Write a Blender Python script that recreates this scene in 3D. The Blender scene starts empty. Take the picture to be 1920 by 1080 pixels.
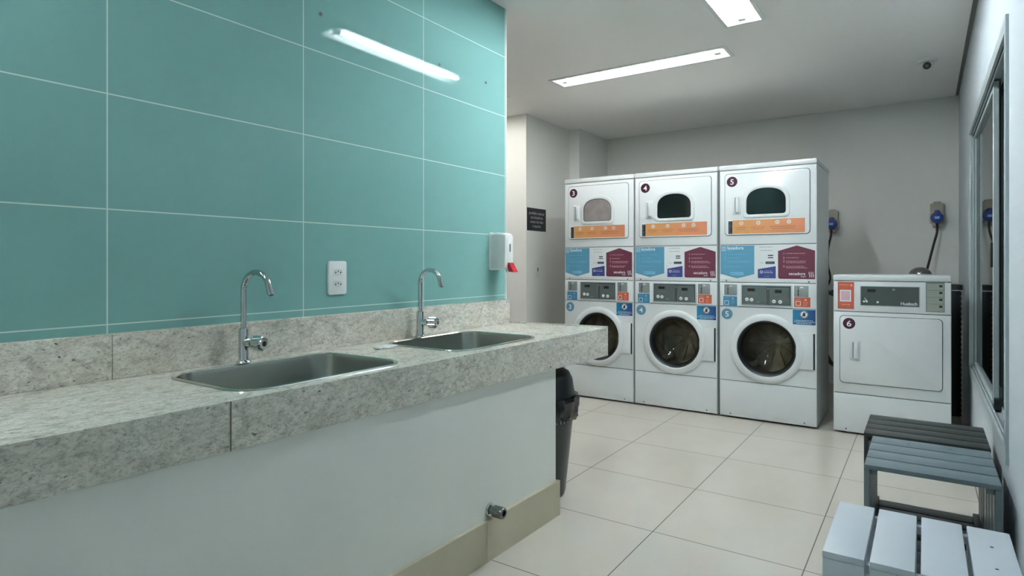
import bpy, bmesh, math, random
from mathutils import Vector, Matrix
random.seed(7)
S = bpy.context.scene
COL = S.collection
PI = math.pi
# ------------------------------------------------------------------ camera
cam_data = bpy.data.cameras.new('camera')
cam = bpy.data.objects.new('camera', cam_data)
COL.objects.link(cam)
cam.location = (0, 0, 1.2)
cam.rotation_euler = (PI / 2, 0, 0.5953)
cam_data.sensor_width = 36.0
cam_data.lens = 36.0 * 1142.3 / 1920.0
cam_data.shift_y = -(540 - 493.5) / 1920.0
cam_data.clip_start = 0.01
S.camera = cam
# ------------------------------------------------------------------ world, exposure
w = bpy.data.worlds.new('world'); S.world = w; w.use_nodes = True
w.node_tree.nodes['Background'].inputs[0].default_value = (0.6, 0.75, 0.85, 1)
w.node_tree.nodes['Background'].inputs[1].default_value = 0.15
S.view_settings.view_transform = 'Standard'
S.view_settings.look = 'None'
S.view_settings.gamma = 1.0
S.view_settings.use_curve_mapping = False
S.view_settings.exposure = 2.82
COOL = (0.88, 0.97, 1.03)
NEUT = (0.99, 0.98, 0.97)
WARM = (1.0, 0.95, 0.90)
LAMP = {'sink': (COOL, 33.0), 'machine': (NEUT, 6.8), 'hall': (WARM, 8.2), 'rear_fill': (COOL, 12.0)}


# ------------------------------------------------------------------ materials
def lin(c):
    return tuple((x / 12.92 if x <= 0.04045 else ((x + 0.055) / 1.055) ** 2.4) for x in [v / 255 for v in c])


def mat(name, rgb, rough=0.5, metal=0.0, spec=0.5, noise=0.0, nscale=6.0, bump=0.0, bscale=60.0, coat=0.0, emit=None):
    m = bpy.data.materials.new(name); m.use_nodes = True
    nt = m.node_tree; b = nt.nodes['Principled BSDF']
    col = lin(rgb)
    b.inputs['Base Color'].default_value = (*col, 1)
    b.inputs['Roughness'].default_value = rough
    b.inputs['Metallic'].default_value = metal
    b.inputs['Specular IOR Level'].default_value = spec
    b.inputs['Coat Weight'].default_value = coat
    tc = nt.nodes.new('ShaderNodeTexCoord')
    if noise:
        n = nt.nodes.new('ShaderNodeTexNoise'); n.inputs['Scale'].default_value = nscale; n.inputs['Detail'].default_value = 4
        r = nt.nodes.new('ShaderNodeMapRange')
        r.inputs['From Min'].default_value = 0.3; r.inputs['From Max'].default_value = 0.7
        r.inputs['To Min'].default_value = 1 - noise; r.inputs['To Max'].default_value = 1 + noise
        v = nt.nodes.new('ShaderNodeVectorMath'); v.operation = 'SCALE'
        v.inputs[0].default_value = col
        nt.links.new(tc.outputs['Object'], n.inputs['Vector'])
        nt.links.new(n.outputs['Fac'], r.inputs['Value'])
        nt.links.new(r.outputs['Result'], v.inputs['Scale'])
        nt.links.new(v.outputs['Vector'], b.inputs['Base Color'])
    if bump:
        n = nt.nodes.new('ShaderNodeTexNoise'); n.inputs['Scale'].default_value = bscale; n.inputs['Detail'].default_value = 3
        bp = nt.nodes.new('ShaderNodeBump'); bp.inputs['Strength'].default_value = bump; bp.inputs['Distance'].default_value = 0.002
        nt.links.new(tc.outputs['Object'], n.inputs['Vector'])
        nt.links.new(n.outputs['Fac'], bp.inputs['Height'])
        nt.links.new(bp.outputs['Normal'], b.inputs['Normal'])
    if emit:
        b.inputs['Emission Color'].default_value = (*emit[0], 1)
        b.inputs['Emission Strength'].default_value = emit[1]
    return m


def nodes(m):
    return m.node_tree, m.node_tree.nodes['Principled BSDF']


def math_node(nt, op, a, b=None, c=None):
    n = nt.nodes.new('ShaderNodeMath'); n.operation = op
    for i, x in enumerate((a, b, c)):
        if x is None: continue
        if isinstance(x, (int, float)): n.inputs[i].default_value = x
        else: nt.links.new(x, n.inputs[i])
    return n.outputs[0]


def grid_mask(nt, coord, size, offset, width):
    """1 on a grout line of the given width, 0 inside the tile"""
    t = math_node(nt, 'SUBTRACT', coord, offset)
    t = math_node(nt, 'DIVIDE', t, size)
    f = math_node(nt, 'FRACT', math_node(nt, 'ADD', t, 100.5))
    d = math_node(nt, 'ABSOLUTE', math_node(nt, 'SUBTRACT', f, 0.5))
    return math_node(nt, 'LESS_THAN', d, width / size / 2)


def tiled(name, tile, grout, ax, sizes, offs, width, rough, noise=0.03, spec=0.5, groutrough=0.7):
    m = mat(name, tile, rough, spec=spec)
    nt, b = nodes(m)
    tc = nt.nodes.new('ShaderNodeTexCoord'); sx = nt.nodes.new('ShaderNodeSeparateXYZ')
    nt.links.new(tc.outputs['Object'], sx.inputs[0])
    g = [grid_mask(nt, sx.outputs[a], s, o, width) for a, s, o in zip(ax, sizes, offs)]
    mask = math_node(nt, 'MAXIMUM', g[0], g[1])
    # each tile slightly different, faint cloudy pattern
    n = nt.nodes.new('ShaderNodeTexNoise'); n.inputs['Scale'].default_value = 2.2; n.inputs['Detail'].default_value = 6
    nt.links.new(tc.outputs['Object'], n.inputs['Vector'])
    r = nt.nodes.new('ShaderNodeMapRange'); r.inputs['From Min'].default_value = .3; r.inputs['From Max'].default_value = .7
    r.inputs['To Min'].default_value = 1 - noise; r.inputs['To Max'].default_value = 1 + noise
    nt.links.new(n.outputs['Fac'], r.inputs['Value'])
    v = nt.nodes.new('ShaderNodeVectorMath'); v.operation = 'SCALE'; v.inputs[0].default_value = lin(tile)
    nt.links.new(r.outputs['Result'], v.inputs['Scale'])
    mx = nt.nodes.new('ShaderNodeMix'); mx.data_type = 'RGBA'
    nt.links.new(mask, mx.inputs[0]); nt.links.new(v.outputs[0], mx.inputs[6]); mx.inputs[7].default_value = (*lin(grout), 1)
    nt.links.new(mx.outputs[2], b.inputs['Base Color'])
    rr = nt.nodes.new('ShaderNodeMapRange'); rr.inputs['To Min'].default_value = rough; rr.inputs['To Max'].default_value = groutrough
    nt.links.new(mask, rr.inputs['Value']); nt.links.new(rr.outputs[0], b.inputs['Roughness'])
    return m


def granite(name, rough=0.18):
    m = mat(name, (170, 165, 150), rough)
    nt, b = nodes(m)
    tc = nt.nodes.new('ShaderNodeTexCoord')
    mp = nt.nodes.new('ShaderNodeMapping'); mp.inputs['Scale'].default_value = (1.0, 0.55, 1.0)
    mp.inputs['Rotation'].default_value = (0.5, 0.2, 0.3)
    nt.links.new(tc.outputs['Object'], mp.inputs[0])

    def noise(scale, detail, rough_, dist=0.0):
        n = nt.nodes.new('ShaderNodeTexNoise'); n.inputs['Scale'].default_value = scale
        n.inputs['Detail'].default_value = detail; n.inputs['Roughness'].default_value = rough_
        n.inputs['Distortion'].default_value = dist
        nt.links.new(mp.outputs[0], n.inputs['Vector']); return n.outputs['Fac']

    def ramp(fac, stops):
        r = nt.nodes.new('ShaderNodeValToRGB')
        els = r.color_ramp.elements
        els[0].position, els[0].color = stops[0][0], (*stops[0][1], 1)
        els[1].position, els[1].color = stops[-1][0], (*stops[-1][1], 1)
        for p, c in stops[1:-1]:
            e = els.new(p); e.color = (*c, 1)
        nt.links.new(fac, r.inputs[0]); return r.outputs[0]

    def mix(fac, a, c, mode='MIX'):
        x = nt.nodes.new('ShaderNodeMix'); x.data_type = 'RGBA'; x.blend_type = mode
        if isinstance(fac, (int, float)): x.inputs[0].default_value = fac
        else: nt.links.new(fac, x.inputs[0])
        for i, q in ((6, a), (7, c)):
            if isinstance(q, tuple): x.inputs[i].default_value = (*q, 1)
            else: nt.links.new(q, x.inputs[i])
        return x.outputs[2]
    base = ramp(noise(70, 6, .75, .4), [(.30, lin((150, 148, 138))), (.42, lin((206, 203, 192))), (.55, lin((228, 225, 214))), (.72, lin((240, 239, 230)))])
    warm = ramp(noise(6, 4, .6, .8), [(.45, (0, 0, 0)), (.8, (.5, .5, .5))])
    c = mix(warm, base, lin((200, 188, 160)), 'MIX')
    mott = ramp(noise(22, 5, .7, .8), [(.32, (.72, .72, .72)), (.52, (1, 1, 1))])
    c = mix(1.0, c, mott, 'MULTIPLY')
    fine = ramp(noise(190, 3, .7), [(.32, (.6, .6, .6)), (.48, (1, 1, 1))])
    c = mix(1.0, c, fine, 'MULTIPLY')
    specks = ramp(noise(90, 3, .6, .6), [(.29, (1, 1, 1)), (.33, (0, 0, 0))])
    c = mix(specks, c, lin((84, 80, 74)))
    big = ramp(noise(26, 4, .6, 1.0), [(.245, (1, 1, 1)), (.28, (0, 0, 0))])
    c = mix(big, c, lin((70, 70, 66)))
    nt.links.new(c, b.inputs['Base Color'])
    return m


def brushed(name, rgb, rough=0.28):
    m = mat(name, rgb, rough, metal=1.0)
    nt, b = nodes(m)
    tc = nt.nodes.new('ShaderNodeTexCoord'); mp = nt.nodes.new('ShaderNodeMapping')
    mp.inputs['Scale'].default_value = (4, 4, 180)
    n = nt.nodes.new('ShaderNodeTexNoise'); n.inputs['Scale'].default_value = 6; n.inputs['Detail'].default_value = 3
    nt.links.new(tc.outputs['Object'], mp.inputs[0]); nt.links.new(mp.outputs[0], n.inputs['Vector'])
    r = nt.nodes.new('ShaderNodeMapRange'); r.inputs['To Min'].default_value = rough - .06; r.inputs['To Max'].default_value = rough + .1
    nt.links.new(n.outputs['Fac'], r.inputs['Value']); nt.links.new(r.outputs[0], b.inputs['Roughness'])
    return m


def glass(name, tint=(0.8, 0.9, 0.88), ior=1.5):
    m = bpy.data.materials.new(name); m.use_nodes = True
    nt = m.node_tree; nt.nodes.clear()
    o = nt.nodes.new('ShaderNodeOutputMaterial'); mx = nt.nodes.new('ShaderNodeMixShader')
    ge = nt.nodes.new('ShaderNodeNewGeometry'); dt = nt.nodes.new('ShaderNodeVectorMath'); dt.operation = 'DOT_PRODUCT'
    nt.links.new(ge.outputs['Incoming'], dt.inputs[0]); nt.links.new(ge.outputs['Normal'], dt.inputs[1])
    cth = math_node(nt, 'SUBTRACT', 1.0, math_node(nt, 'ABSOLUTE', dt.outputs['Value']))
    f0 = ((ior - 1) / (ior + 1)) ** 2
    fac = math_node(nt, 'ADD', math_node(nt, 'MULTIPLY', math_node(nt, 'POWER', cth, 5.0), 1 - f0), f0)
    t = nt.nodes.new('ShaderNodeBsdfTransparent'); t.inputs[0].default_value = (*tint, 1)
    g = nt.nodes.new('ShaderNodeBsdfGlossy'); g.inputs['Roughness'].default_value = 0.02
    nt.links.new(fac, mx.inputs[0]); nt.links.new(t.outputs[0], mx.inputs[1]); nt.links.new(g.outputs[0], mx.inputs[2])
    nt.links.new(mx.outputs[0], o.inputs[0])
    return m


def gradient_mat(name, c0, c1, axis, a, b_, rough=0.35):
    """printed colour gradient between two colours along an object axis"""
    m = mat(name, c0, rough)
    nt, b = nodes(m)
    tc = nt.nodes.new('ShaderNodeTexCoord'); sx = nt.nodes.new('ShaderNodeSeparateXYZ')
    nt.links.new(tc.outputs['Object'], sx.inputs[0])
    r = nt.nodes.new('ShaderNodeMapRange'); r.inputs['From Min'].default_value = a; r.inputs['From Max'].default_value = b_
    nt.links.new(sx.outputs[axis], r.inputs['Value'])
    mx = nt.nodes.new('ShaderNodeMix'); mx.data_type = 'RGBA'
    nt.links.new(r.outputs[0], mx.inputs[0]); mx.inputs[6].default_value = (*lin(c0), 1); mx.inputs[7].default_value = (*lin(c1), 1)
    nt.links.new(mx.outputs[2], b.inputs['Base Color'])
    return m


TX, TZ = 0.6162, 0.6162
M = {}
M['floor'] = tiled('floor_tile', (200, 195, 183), (92, 88, 80), (0, 1), (TX, TX), (-1.62276, 3.22572), 0.0045, 0.13, noise=0.035, spec=0.5)
M['teal'] = tiled('teal_tile', (124, 170, 165), (196, 218, 208), (1, 2), (0.7074, 0.35196), (0.84492, 0.66096), 0.0042, 0.03, noise=0.02, spec=0.16)
M['base_tile'] = mat('baseboard_tile', (200, 192, 168), 0.25, noise=.04, nscale=5)
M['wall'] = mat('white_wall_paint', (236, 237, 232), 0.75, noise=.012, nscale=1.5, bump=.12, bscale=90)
M['wall_r'] = mat('white_wall_paint_dimmed', (194, 202, 207), 0.7, noise=.015, nscale=1.5, bump=.12, bscale=90)  # the white wall paint, darkened and blued to offset strong lamp light
M['pony'] = mat('counter_wall_paint', (238, 240, 234), 0.45, noise=.02, nscale=2.0, bump=.1, bscale=50)
M['ceiling'] = mat('ceiling_paint', (248, 247, 244), 0.85, noise=.01, nscale=1)
M['gap'] = mat('shadow_gap', (128, 132, 130), 0.8)
M['outside'] = mat('outside_dark', (40, 46, 46), 0.8)
M['granite'] = granite('speckled_granite')
M['seam'] = mat('granite_seam', (112, 104, 92), 0.7)
M['steel'] = mat('brushed_steel', (176, 178, 172), 0.27, metal=1)
M['steelrim'] = mat('steel_rim', (214, 214, 208), 0.16, metal=1)
M['chrome'] = mat('chrome', (205, 210, 210), 0.07, metal=1, noise=.02)
M['alu'] = mat('aluminium', (186, 196, 198), 0.38, metal=.35, noise=.03, nscale=20)
M['alud'] = mat('aluminium_track', (70, 80, 82), 0.45, metal=.6)
M['white'] = mat('machine_enamel', (224, 229, 229), 0.22, noise=.008, nscale=3)
M['white2'] = mat('white_plastic', (228, 232, 230), 0.3)
M['reflector'] = mat('lamp_reflector', (238, 239, 237), 0.5)
M['black'] = mat('black_plastic', (18, 20, 22), 0.35)
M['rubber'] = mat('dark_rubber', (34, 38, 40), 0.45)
M['inner'] = mat('dark_gap', (60, 64, 64), 0.7)
M['drum'] = mat('drum_steel', (176, 168, 152), 0.38, metal=.5, noise=.3, nscale=9)
M['darkglass'] = mat('dark_door_glass', (22, 32, 31), 0.08, spec=.6, noise=.35, nscale=7)
M['greyglass'] = mat('hazy_door_glass', (146, 138, 136), 0.22, spec=.5, noise=.12, nscale=14)
M['glass'] = glass('porthole_glass', (.86, .87, .84), 1.45)
M['winglass'] = glass('window_glass', (.38, .44, .44), 1.6)
M['panelgrey'] = mat('control_panel_grey', (74, 84, 82), 0.3, noise=.05)
M['panelgrey2'] = mat('control_panel_light', (94, 104, 101), 0.3)
M['coin'] = mat('coin_plate_grey', (150, 158, 158), 0.4, metal=.35)
M['tapmetal'] = mat('tap_worn_chrome', (128, 132, 128), 0.25, metal=.8, noise=.1, nscale=60)
M['recess'] = mat('handle_recess_shade', (150, 158, 158), 0.5)
M['maroon'] = mat('print_maroon', (106, 52, 70), 0.35)
M['maroon_d'] = mat('print_plum', (72, 30, 50), 0.35)
M['blue'] = mat('print_light_blue', (92, 152, 180), 0.35)
M['blue2'] = mat('print_blue', (72, 134, 170), 0.35)
M['circle_b'] = mat('print_circle_blue', (100, 146, 170), 0.35)
M['navy'] = mat('print_indigo', (64, 74, 136), 0.35)
M['navyd'] = mat('print_navy', (44, 58, 84), 0.35)
M['orange'] = mat('print_orange_red', (196, 100, 80), 0.35)
M['orangeg'] = gradient_mat('print_orange_gradient', (208, 154, 96), (206, 132, 98), 0, -.25, .28)
M['teal_blue'] = gradient_mat('print_cyan_blue_gradient', (40, 132, 168), (36, 78, 136), 0, .17, .33)
M['pwhite'] = mat('print_white', (236, 240, 240), 0.4)
M['pfaint'] = mat('print_pale_blue', (128, 188, 212), 0.4)
M['pink'] = mat('print_pale_pink', (214, 180, 190), 0.4)
M['pdark'] = mat('print_dark', (36, 40, 44), 0.4)
M['pbrown'] = mat('print_brown', (150, 78, 44), 0.4)
M['pgrey'] = mat('print_grey', (140, 146, 148), 0.4)
M['pyellow'] = mat('print_peach', (244, 176, 130), 0.4)
M['labelgrey'] = mat('label_grey', (154, 162, 150), 0.4)
M['binblack'] = mat('bin_plastic', (44, 52, 54), 0.35, noise=.06, nscale=8)
M['bag'] = mat('bin_bag', (22, 24, 26), 0.22, bump=.6, bscale=40)
M['red'] = mat('red_plastic', (176, 30, 46), 0.25, noise=.12, nscale=30)
M['stoolwhite'] = mat('white_painted_wood', (194, 202, 210), 0.4, noise=.015, nscale=5, bump=.06, bscale=30)
M['stoolgrey'] = mat('grey_painted_wood', (104, 118, 124), 0.38, noise=.04, nscale=5, bump=.06, bscale=30)
M['stooldark'] = mat('dark_grey_painted_wood', (50, 54, 53), 0.42, noise=.06, nscale=5, bump=.06, bscale=30)
M['fabricgrey'] = mat('socket_grey_plastic', (172, 170, 154), 0.55, noise=.05)
M['plugblue'] = mat('plug_blue_plastic', (24, 42, 132), 0.4)
M['cable'] = mat('black_cable', (16, 17, 18), 0.45)
M['duct'] = mat('foil_duct', (150, 150, 146), 0.25, metal=.9, bump=.5, bscale=50)
M['hose'] = mat('grey_hose', (70, 74, 74), 0.5)
M['sign'] = mat('chalkboard_black', (30, 33, 36), 0.5)
M['chalk'] = mat('chalk_lettering', (176, 180, 184), 0.6)
for k, (c, s) in LAMP.items():
    M['tube_' + k] = mat('lit_tube_' + k, (255, 255, 255), 0.4, emit=(c, s))


# ------------------------------------------------------------------ geometry helpers
class Frame:
    """a drawing plane: a to the right, b up, h out of the surface"""
    def __init__(s, o=(0, 0, 0), r=(1, 0, 0), u=(0, 0, 1), n=(0, -1, 0)):
        s.o, s.r, s.u, s.n = Vector(o), Vector(r), Vector(u), Vector(n)

    def p(s, a, b, h=0.0):
        return s.o + s.r * a + s.u * b + s.n * h


FR = Frame()


def rrect(x0, x1, z0, z1, r, n=5):
    o = []
    for cx, cz, a0 in ((x1 - r, z1 - r, 0), (x0 + r, z1 - r, 90), (x0 + r, z0 + r, 180), (x1 - r, z0 + r, 270)):
        for k in range(n + 1):
            a = math.radians(a0 + 90 * k / n); o.append((cx + r * math.cos(a), cz + r * math.sin(a)))
    return o


def rect(x0, x1, z0, z1):
    return [(x1, z1), (x0, z1), (x0, z0), (x1, z0)]


def circ(cx, cz, r, n=32, rz=None):
    return [(cx + r * math.cos(2 * PI * k / n), cz + (rz or r) * math.sin(2 * PI * k / n)) for k in range(n)]


def inset(pts, d):
    n = len(pts); out = []
    area = sum(pts[i][0] * pts[(i + 1) % n][1] - pts[(i + 1) % n][0] * pts[i][1] for i in range(n))
    sg = 1 if area > 0 else -1
    for i in range(n):
        p0, p1, p2 = Vector(pts[i - 1]), Vector(pts[i]), Vector(pts[(i + 1) % n])
        e1, e2 = (p1 - p0), (p2 - p1)
        if e1.length < 1e-9: e1 = e2
        if e2.length < 1e-9: e2 = e1
        e1.normalize(); e2.normalize()
        n1 = Vector((-e1.y, e1.x)) * sg; n2 = Vector((-e2.y, e2.x)) * sg
        m = n1 + n2
        if m.length < 1e-6: m = n1
        m.normalize(); k = d / max(.35, m.dot(n1))
        out.append(tuple(p1 + m * k))
    return out


_fonts = {}


def font_mesh(s, bold):
    key = (s, bold)
    if key not in _fonts:
        cu = bpy.data.curves.new('t', 'FONT'); cu.body = s; cu.size = 1.0; cu.align_x = 'CENTER'
        cu.offset = bold; cu.resolution_u = 3
        ob = bpy.data.objects.new('t', cu)
        me = bpy.data.meshes.new_from_object(ob)
        _fonts[key] = ([tuple(v.co[:2]) for v in me.vertices], [tuple(p.vertices) for p in me.polygons])
        bpy.data.objects.remove(ob); bpy.data.curves.remove(cu); bpy.data.meshes.remove(me)
    return _fonts[key]


class MB:
    def __init__(s):
        s.v, s.f, s.m, s.sm, s.mats = [], [], [], [], []

    def mi(s, m):
        m = M[m] if isinstance(m, str) else m
        if m not in s.mats: s.mats.append(m)
        return s.mats.index(m)

    def add(s, verts, faces, m, smooth=False):
        o = len(s.v); s.v += [tuple(x) for x in verts]; k = s.mi(m)
        for f in faces:
            s.f.append([i + o for i in f]); s.m.append(k); s.sm.append(smooth)
        return s

    def box(s, x0, x1, y0, y1, z0, z1, m, bev=0.0, seg=2, rot=None):
        bm = bmesh.new(); bmesh.ops.create_cube(bm, size=1)
        for v in bm.verts:
            v.co = Vector(((x0 + x1) / 2 + v.co.x * (x1 - x0), (y0 + y1) / 2 + v.co.y * (y1 - y0), (z0 + z1) / 2 + v.co.z * (z1 - z0)))
        if bev: bmesh.ops.bevel(bm, geom=list(bm.edges), offset=bev, segments=seg, profile=.5, affect='EDGES')
        if rot: bmesh.ops.transform(bm, matrix=rot, verts=bm.verts)
        s.add([v.co for v in bm.verts], [[v.index for v in f.verts] for f in bm.faces], m, bool(bev)); bm.free()
        return s

    def prism(s, pts, h0, h1, m, fr=None, bev=0.0, smooth=None, back=False):
        fr = fr or FR; n = len(pts)
        loops = [[fr.p(a, b, h0) for a, b in pts]]
        if bev:
            loops.append([fr.p(a, b, h1 - bev) for a, b in pts])
            loops.append([fr.p(a, b, h1 - bev * .3) for a, b in inset(pts, bev * .3)])
            loops.append([fr.p(a, b, h1) for a, b in inset(pts, bev)])
        else:
            loops.append([fr.p(a, b, h1) for a, b in pts])
        vs = [p for l in loops for p in l]; fs = []
        for k in range(len(loops) - 1):
            for i in range(n):
                j = (i + 1) % n; fs.append([k * n + i, k * n + j, (k + 1) * n + j, (k + 1) * n + i])
        s.add(vs, fs, m, bool(bev) if smooth is None else smooth)
        s.add(loops[-1], [list(range(n))], m, False)
        if back: s.add(loops[0], [list(range(n))[::-1]], m, False)
        return s

    def flat(s, pts, h, m, fr=None):
        fr = fr or FR
        return s.add([fr.p(a, b, h) for a, b in pts], [list(range(len(pts)))], m)

    def ringplate(s, outer, inner, h, m, fr=None, depth=0.0):
        """flat face between two closed loops with the same vertex count"""
        fr = fr or FR; n = len(outer)
        vs = [fr.p(a, b, h) for a, b in outer] + [fr.p(a, b, h) for a, b in inner]
        fs = [[i, (i + 1) % n, n + (i + 1) % n, n + i] for i in range(n)]
        s.add(vs, fs, m)
        if depth:
            for lp in (outer, inner):
                vs = [fr.p(a, b, h) for a, b in lp] + [fr.p(a, b, h - depth) for a, b in lp]
                s.add(vs, fs, m)
        return s

    def lathe(s, prof, c, m, fr=None, n=48, smooth=True, cap0=False, cap1=False):
        """prof = (radius, h) pairs turned about the out axis at (a, b) = c"""
        fr = fr or FR; vs = []; fs = []
        for r, h in prof:
            for k in range(n):
                a = 2 * PI * k / n; vs.append(fr.p(c[0] + r * math.cos(a), c[1] + r * math.sin(a), h))
        for q in range(len(prof) - 1):
            for k in range(n):
                j = (k + 1) % n; fs.append([q * n + k, q * n + j, (q + 1) * n + j, (q + 1) * n + k])
        s.add(vs, fs, m, smooth)
        if cap0: s.add(vs[:n], [list(range(n))[::-1]], m)
        if cap1: s.add(vs[-n:], [list(range(n))], m)
        return s

    def text(s, body, a, b, size, h, m, fr=None, bold=0.0, sx=1.0, rot=0.0):
        fr = fr or FR; vs, fs = font_mesh(body, bold)
        cr, sr = math.cos(rot), math.sin(rot)
        s.add([fr.p(a + (x * sx * cr - y * sr) * size, b + (x * sx * sr + y * cr) * size, h) for x, y in vs], fs, m)
        return s

    def tube(s, pts, r, m, n=10, caps=True, smooth=True):
        pts = [Vector(p) for p in pts]; rad = r if isinstance(r, (list, tuple)) else [r] * len(pts)
        t0 = (pts[1] - pts[0]).normalized()
        nv = t0.orthogonal().normalized(); vs = []; fs = []
        for i, p in enumerate(pts):
            t = (pts[min(i + 1, len(pts) - 1)] - pts[max(i - 1, 0)]).normalized()
            nv = (nv - t * nv.dot(t)).normalized(); bv = t.cross(nv)
            for k in range(n):
                a = 2 * PI * k / n; vs.append(p + (nv * math.cos(a) + bv * math.sin(a)) * rad[i])
        for q in range(len(pts) - 1):
            for k in range(n):
                j = (k + 1) % n; fs.append([q * n + k, q * n + j, (q + 1) * n + j, (q + 1) * n + k])
        s.add(vs, fs, m, smooth)
        if caps:
            s.add(vs[:n], [list(range(n))[::-1]], m); s.add(vs[-n:], [list(range(n))], m)
        return s

    def build(s, name, parent=None, recalc=True, loc=None):
        me = bpy.data.meshes.new(name)
        me.from_pydata(s.v, [], s.f)
        for mm in s.mats: me.materials.append(mm)
        me.polygons.foreach_set('material_index', s.m)
        me.polygons.foreach_set('use_smooth', s.sm)
        if recalc:
            bm = bmesh.new(); bm.from_mesh(me)
            bmesh.ops.remove_doubles(bm, verts=bm.verts, dist=1e-6)
            bmesh.ops.recalc_face_normals(bm, faces=bm.faces)
            bm.to_mesh(me); bm.free()
        me.update()
        if any(s.sm):
            try: me.set_sharp_from_angle(angle=math.radians(38))
            except Exception: pass
        o = bpy.data.objects.new(name, me); COL.objects.link(o)
        if parent is not None: o.parent = parent
        if loc: o.location = loc
        return o


def smooth_path(P, k=6):
    P = [Vector(p) for p in P]; out = []
    for i in range(len(P) - 1):
        p0, p1, p2, p3 = P[max(i - 1, 0)], P[i], P[i + 1], P[min(i + 2, len(P) - 1)]
        for j in range(k):
            t = j / k
            out.append(.5 * ((2 * p1) + (p2 - p0) * t + (2 * p0 - 5 * p1 + 4 * p2 - p3) * t * t + (3 * p1 - p0 - 3 * p2 + p3) * t ** 3))
    out.append(P[-1]); return out


def tag(o, label, cat, group=None):
    o['label'] = label; o['category'] = cat
    if group: o['group'] = group
    return o


def struct(o):
    o['kind'] = 'structure'; return o


def thing(name, label, cat, loc=(0, 0, 0), group=None):
    o = bpy.data.objects.new(name, None); COL.objects.link(o); o.location = loc
    o.empty_display_size = .1
    return tag(o, label, cat, group)


def copy_tree(o, parent=None):
    c = o.copy(); COL.objects.link(c); c.parent = parent
    for ch in [x for x in bpy.data.objects if x.parent == o]: copy_tree(ch, c)
    return c


# ------------------------------------------------------------------ the room
XW, XR, YB, ZC = -2.061, 0.256, 6.816, 2.71
YE = 2.974
REAR, XL = -2.2, -5.6
struct(MB().box(XL - .1, XR + .1, REAR - .1, YB + .1, -.08, 0, 'floor').build('floor'))
# lamps: (name, x0, x1, y0, y1)
FIX = [('sink', -1.06, -.81, 2.575, 4.0), ('machine', -2.57, -1.145, 4.33, 4.58), ('hall', -4.545, -3.12, 4.33, 4.58), ('rear_fill', -1.75, -1.50, -1.0, .425)]  # last lamp is unseen, added as fill to tune the brightness
IN = .024
xs = sorted({XL - .1, XR - .026} | {v for f in FIX for v in (f[1] + IN, f[2] - IN)})
ys = sorted({REAR - .1, YB - .012} | {v for f in FIX for v in (f[3] + IN, f[4] - IN)})
c = MB()
for i in range(len(xs) - 1):
    for j in range(len(ys) - 1):
        mx, my = (xs[i] + xs[i + 1]) / 2, (ys[j] + ys[j + 1]) / 2
        if any(f[1] < mx < f[2] and f[3] < my < f[4] for f in FIX): continue
        c.add([(xs[i], ys[j], ZC), (xs[i + 1], ys[j], ZC), (xs[i + 1], ys[j + 1], ZC), (xs[i], ys[j + 1], ZC)], [[3, 2, 1, 0]], 'ceiling')
c.add([(XR - .026, REAR, ZC), (XR - .026, YB - .012, ZC), (XR - .026, YB - .012, ZC + .04), (XR - .026, REAR, ZC + .04)], [[0, 1, 2, 3]], 'ceiling')
c.add([(XL, YB - .012, ZC), (XR - .026, YB - .012, ZC), (XR - .026, YB - .012, ZC + .03), (XL, YB - .012, ZC + .03)], [[0, 1, 2, 3]], 'ceiling')
c.box(XL - .1, XR + .12, REAR - .1, YB + .12, ZC + .14, ZC + .2, 'ceiling')
struct(c.build('ceiling', recalc=False))
g = MB()
g.box(XR - .026, XR, REAR, YB, ZC + .008, ZC + .04, 'gap').box(XL, XR, YB - .012, YB, ZC + .008, ZC + .04, 'gap')
struct(g.build('trim_1'))
# teal partition
t = MB().box(XW - .15, XW - .012, REAR, YE, 0, ZC, 'wall').box(XW - .012, XW, REAR, YE, 0, ZC, 'teal')
struct(t.build('wall_left'))
struct(MB().box(XW - .012, XW + .002, YE, YE + .009, .84, ZC, 'white2').build('trim_2'))
struct(MB().box(XL, -3.332, 5.175, YB + .1, 0, ZC, 'wall').build('wall_hall'))
struct(MB().box(-3.332, -3.21, 6.085, YB, 0, ZC, 'wall').build('wall_corner'))
struct(MB().box(-3.332, XR + .12, YB, YB + .12, 0, ZC + .14, 'wall').build('wall_back'))
struct(MB().box(XL, XR + .12, REAR - .12, REAR, 0, ZC + .14, 'wall').build('wall_rear'))
struct(MB().box(XL - .12, XL, REAR, YB, 0, ZC + .14, 'wall').build('wall_far_left'))
WY0, WY1, WZ0, WZ1 = 2.89, 5.12, .478, 2.095
r = MB()
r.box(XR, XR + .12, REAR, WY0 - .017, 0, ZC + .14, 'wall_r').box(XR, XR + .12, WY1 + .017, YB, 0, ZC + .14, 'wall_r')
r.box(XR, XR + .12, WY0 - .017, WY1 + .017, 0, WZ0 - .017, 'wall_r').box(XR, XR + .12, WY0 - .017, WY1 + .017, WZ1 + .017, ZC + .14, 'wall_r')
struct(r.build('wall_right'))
# closed dark box added behind the window to keep world light out
o_ = MB()
o_.box(XR + 1.3, XR + 1.4, 1.5, 7.5, -.1, 3, 'outside').box(XR + .12, XR + 1.4, 1.4, 1.5, -.1, 3, 'outside')
o_.box(XR + .12, XR + 1.4, 7.5, 7.6, -.1, 3, 'outside').box(XR + .12, XR + 1.4, 1.4, 7.6, -.2, -.1, 'outside').box(XR + .12, XR + 1.4, 1.4, 7.6, 3, 3.1, 'outside')
struct(o_.build('wall_outside_box'))
# low wall carrying the counter


def fxx(y):  # front edge line of the counter: the low wall under it runs the same way
    return -1.479 + (y - .42) / (3.058 - .42) * .043


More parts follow.
